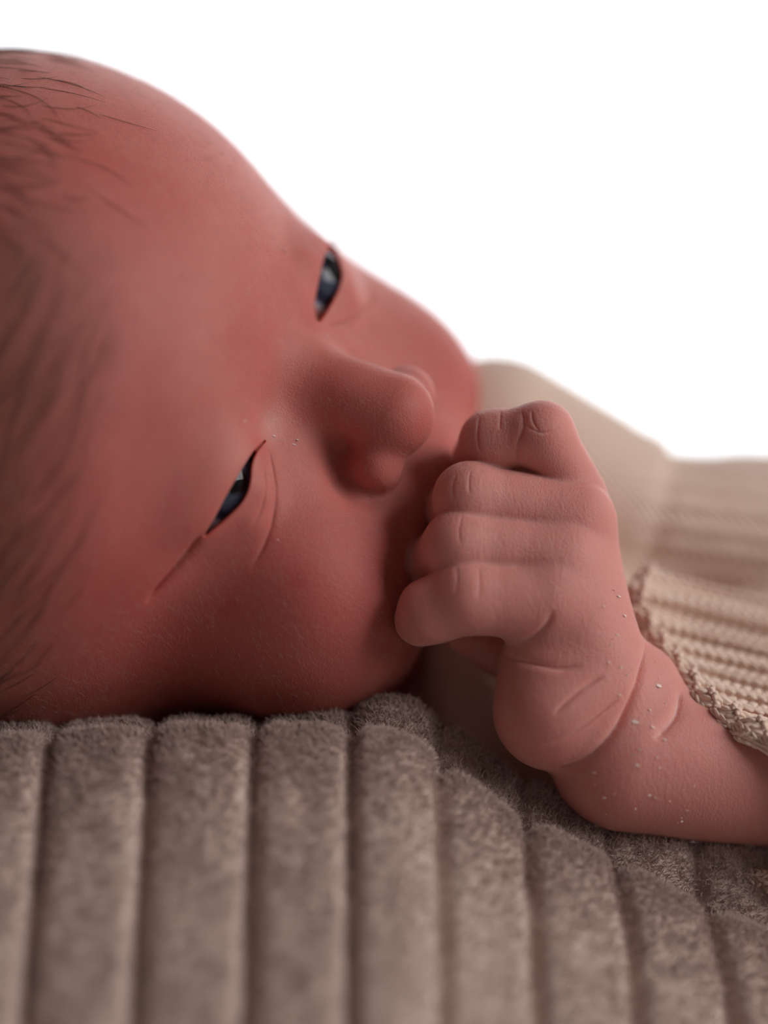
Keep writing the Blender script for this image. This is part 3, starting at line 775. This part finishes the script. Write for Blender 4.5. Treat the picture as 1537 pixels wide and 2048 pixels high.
# near sleeve: a pushed-up tube with ribs, open towards the wrist
RIM = [(1300, 1156, 250), (1277, 1192, 205), (1300, 1262, 165), (1352, 1335, 90), (1420, 1408, 10), (1487, 1452, -40), (1545, 1480, -75), (1640, 1560, -100), (1668, 1680, -80), (1600, 1760, -40), (1500, 1768, 20), (1420, 1735, 130), (1400, 1600, 250), (1365, 1400, 310), (1340, 1240, 300)]
def sleeve():
    loop = np.array([P(*r) for r in RIM]); loop = np.concatenate([loop, loop[:1]])
    pad = np.concatenate([loop[-4:-1], loop, loop[1:4]])
    k = 300; sp = smooth_path(pad, 2400)
    m = len(pad) - 1; a0 = int(3 / m * 2400); a1 = int((m - 3) / m * 2400)
    sp = sp[a0:a1]; L = np.concatenate([[0], np.cumsum(ln(np.diff(sp, axis=0)))])
    per = L[-1]; s = np.linspace(0, per, k, endpoint=False)
    ring = np.stack([np.interp(s, L, sp[:, c]) for c in range(3)], 1)
    nu = 90; us = np.linspace(0, 1, nu)
    tv = np.array([680.0, 150, -190.0]); cen = ring.mean(0)
    G = np.empty((k, nu, 3))
    for q, u in enumerate(us):
        blend = u * u * .35
        G[:, q] = ring + tv * u * (1 - .0 * u); tgt = cen + tv * u
        bx = (ring - cen)[:, 0][:, None] * np.array([1, 0, 0]); G[:, q] -= bx * min(1, u * 1.2) * .5
    du = np.gradient(np.concatenate([G[-1:], G, G[:1]]), axis=0)[1:-1]; dv = np.gradient(G, axis=1)
    N = np.cross(du, dv); N /= np.maximum(ln(N), 1e-9)[..., None]
    out = G - G.mean(0)[None]; sg = np.sign((N * out).sum(-1).mean()); N *= sg
    nr = int(round(per / 64)); ph = s / per * nr * 2 * math.pi
    rib = 12 * np.cos(ph)[:, None] * np.ones(nu)[None]
    roll = 12 * np.exp(-(us / .12) ** 2)[None] * np.ones((k, 1))
    O = G + N * (rib + roll)[..., None]; I = G - N * (16 + roll)[..., None]
    V = np.concatenate([O.reshape(-1, 3), I.reshape(-1, 3)]); off = k * nu; F = []
    i, j = np.meshgrid(np.arange(k), np.arange(nu - 1), indexing='ij'); i = i.ravel(); j = j.ravel(); i2 = (i + 1) % k
    A = np.stack([i * nu + j, i2 * nu + j, i2 * nu + j + 1, i * nu + j + 1], 1)
    if sg > 0: pass
    B = A[:, ::-1] + off
    e = np.arange(k); e2 = (e + 1) % k
    # rounded edge
    nq = 7; tdir = -dv[:, 0] / ln(dv[:, 0])[:, None]; mid = .5 * (O[:, 0] + I[:, 0]); ha = .5 * (O[:, 0] - I[:, 0]); hr = ln(ha)[:, None]
    ends = [e * nu]
    for q in range(1, nq):
        an = math.pi * q / nq; ends.append(len(V) + e); V = np.concatenate([V, mid + ha * math.cos(an) + tdir * hr * math.sin(an)])
    ends.append(off + e * nu)
    C1 = np.concatenate([np.stack([ends[q][e], ends[q + 1][e], ends[q + 1][e2], ends[q][e2]], 1) for q in range(nq)])
    C2 = np.stack([e * nu + nu - 1, e2 * nu + nu - 1, off + e2 * nu + nu - 1, off + e * nu + nu - 1], 1)
    o = mesh_object('sleeve', V, np.concatenate([A, B, C1, C2]), M_KNIT, romper)
    # yarn stitches: columns of slanted loops on the ribs, purl bumps in the valleys
    nl, ml = 7, 8; th = np.linspace(0, math.pi, nl); LV = []
    for a in th:
        for b in range(ml): LV.append((math.cos(a), math.sin(a) * math.cos(2 * math.pi * b / ml), math.sin(a) * math.sin(2 * math.pi * b / ml)))
    LV = np.array(LV); LF = np.array([[r * ml + c, r * ml + (c + 1) % ml, (r + 1) * ml + (c + 1) % ml, (r + 1) * ml + c] for r in range(nl - 1) for c in range(ml)])
    VV, FF = [], []; rng = np.random.default_rng(5)
    def stitch(v, u, ang, lx, w, lift):
        iv = (v % per) / per * k; i0 = int(iv) % k; ju = min(u * (nu - 1), nu - 1.01); j0 = int(ju); fu = ju - j0
        pt = G[i0, j0] * (1 - fu) + G[i0, min(j0 + 1, nu - 1)] * fu; nn = N[i0, j0]
        pt = pt + (G[(i0 + 1) % k, j0] - G[i0, j0]) * (iv - int(iv))
        t = dv[i0, j0] / ln(dv[i0, j0]); b = np.cross(nn, t)
        h = 12 * math.cos(iv / k * nr * 2 * math.pi) + lift
        ax = t * math.cos(ang) + b * math.sin(ang) + nn * .15; ax /= np.linalg.norm(ax); bx = np.cross(nn, ax); bx /= np.linalg.norm(bx); cx = np.cross(ax, bx)
        VV.append(pt + nn * h + LV[:, :1] * ax * lx + LV[:, 1:2] * bx * w + LV[:, 2:] * cx * w); FF.append(LF + len(VV) * len(LV) - len(LV))
    vis = per * .62; step = 22.0; lu = 720.0
    for r in range(-1, int(vis / per * nr) + 1):
        v0 = r * per / nr
        for q in range(30):
            u = (6 + q * step) / lu
            if u > .8: break
            for sd in (-1, 1):
                stitch(v0 + sd * 9, u, sd * -.5 + rng.normal() * .06, 18.5, 7.6, 4)
                stitch(v0 + sd * 25, u + .4 * step / lu, sd * .75 + rng.normal() * .1, 14, 6.2, 1)
            stitch(v0 + per / nr / 2, u, 1.57 + rng.normal() * .15, 14, 6.5, 3)
    for q in range(int(vis / 13)):           # bound edge
        stitch(q * 13.0, .004, 1.2 + rng.normal() * .1, 14, 7.5, 16)
        for an, sl in ((.2, .6), (.42, -.6), (.62, .6), (.82, -.6)):
            iv = int((q * 13.0 + 6 * (sl > 0)) / per * k) % k; nn = ha[iv] / hr[iv] * math.cos(an * math.pi) + tdir[iv] * math.sin(an * math.pi)
            pt = mid[iv] + nn * (hr[iv] + 1.5); b = du[iv, 0] / ln(du[iv, 0]); t = np.cross(nn, b)
            sa = sl + rng.normal() * .1; ax = b * math.cos(sa) + t * math.sin(sa); bx = np.cross(nn, ax); cx = np.cross(ax, bx)
            VV.append(pt + LV[:, :1] * ax * 12 + LV[:, 1:2] * bx * 5.5 + LV[:, 2:] * cx * 5.5); FF.append(LF + len(VV) * len(LV) - len(LV))
    kn = mesh_object('knit_stitches', np.concatenate(VV), np.concatenate(FF), M_KNIT, o); kn['kind'] = 'stuff'
    return o
sleeve()
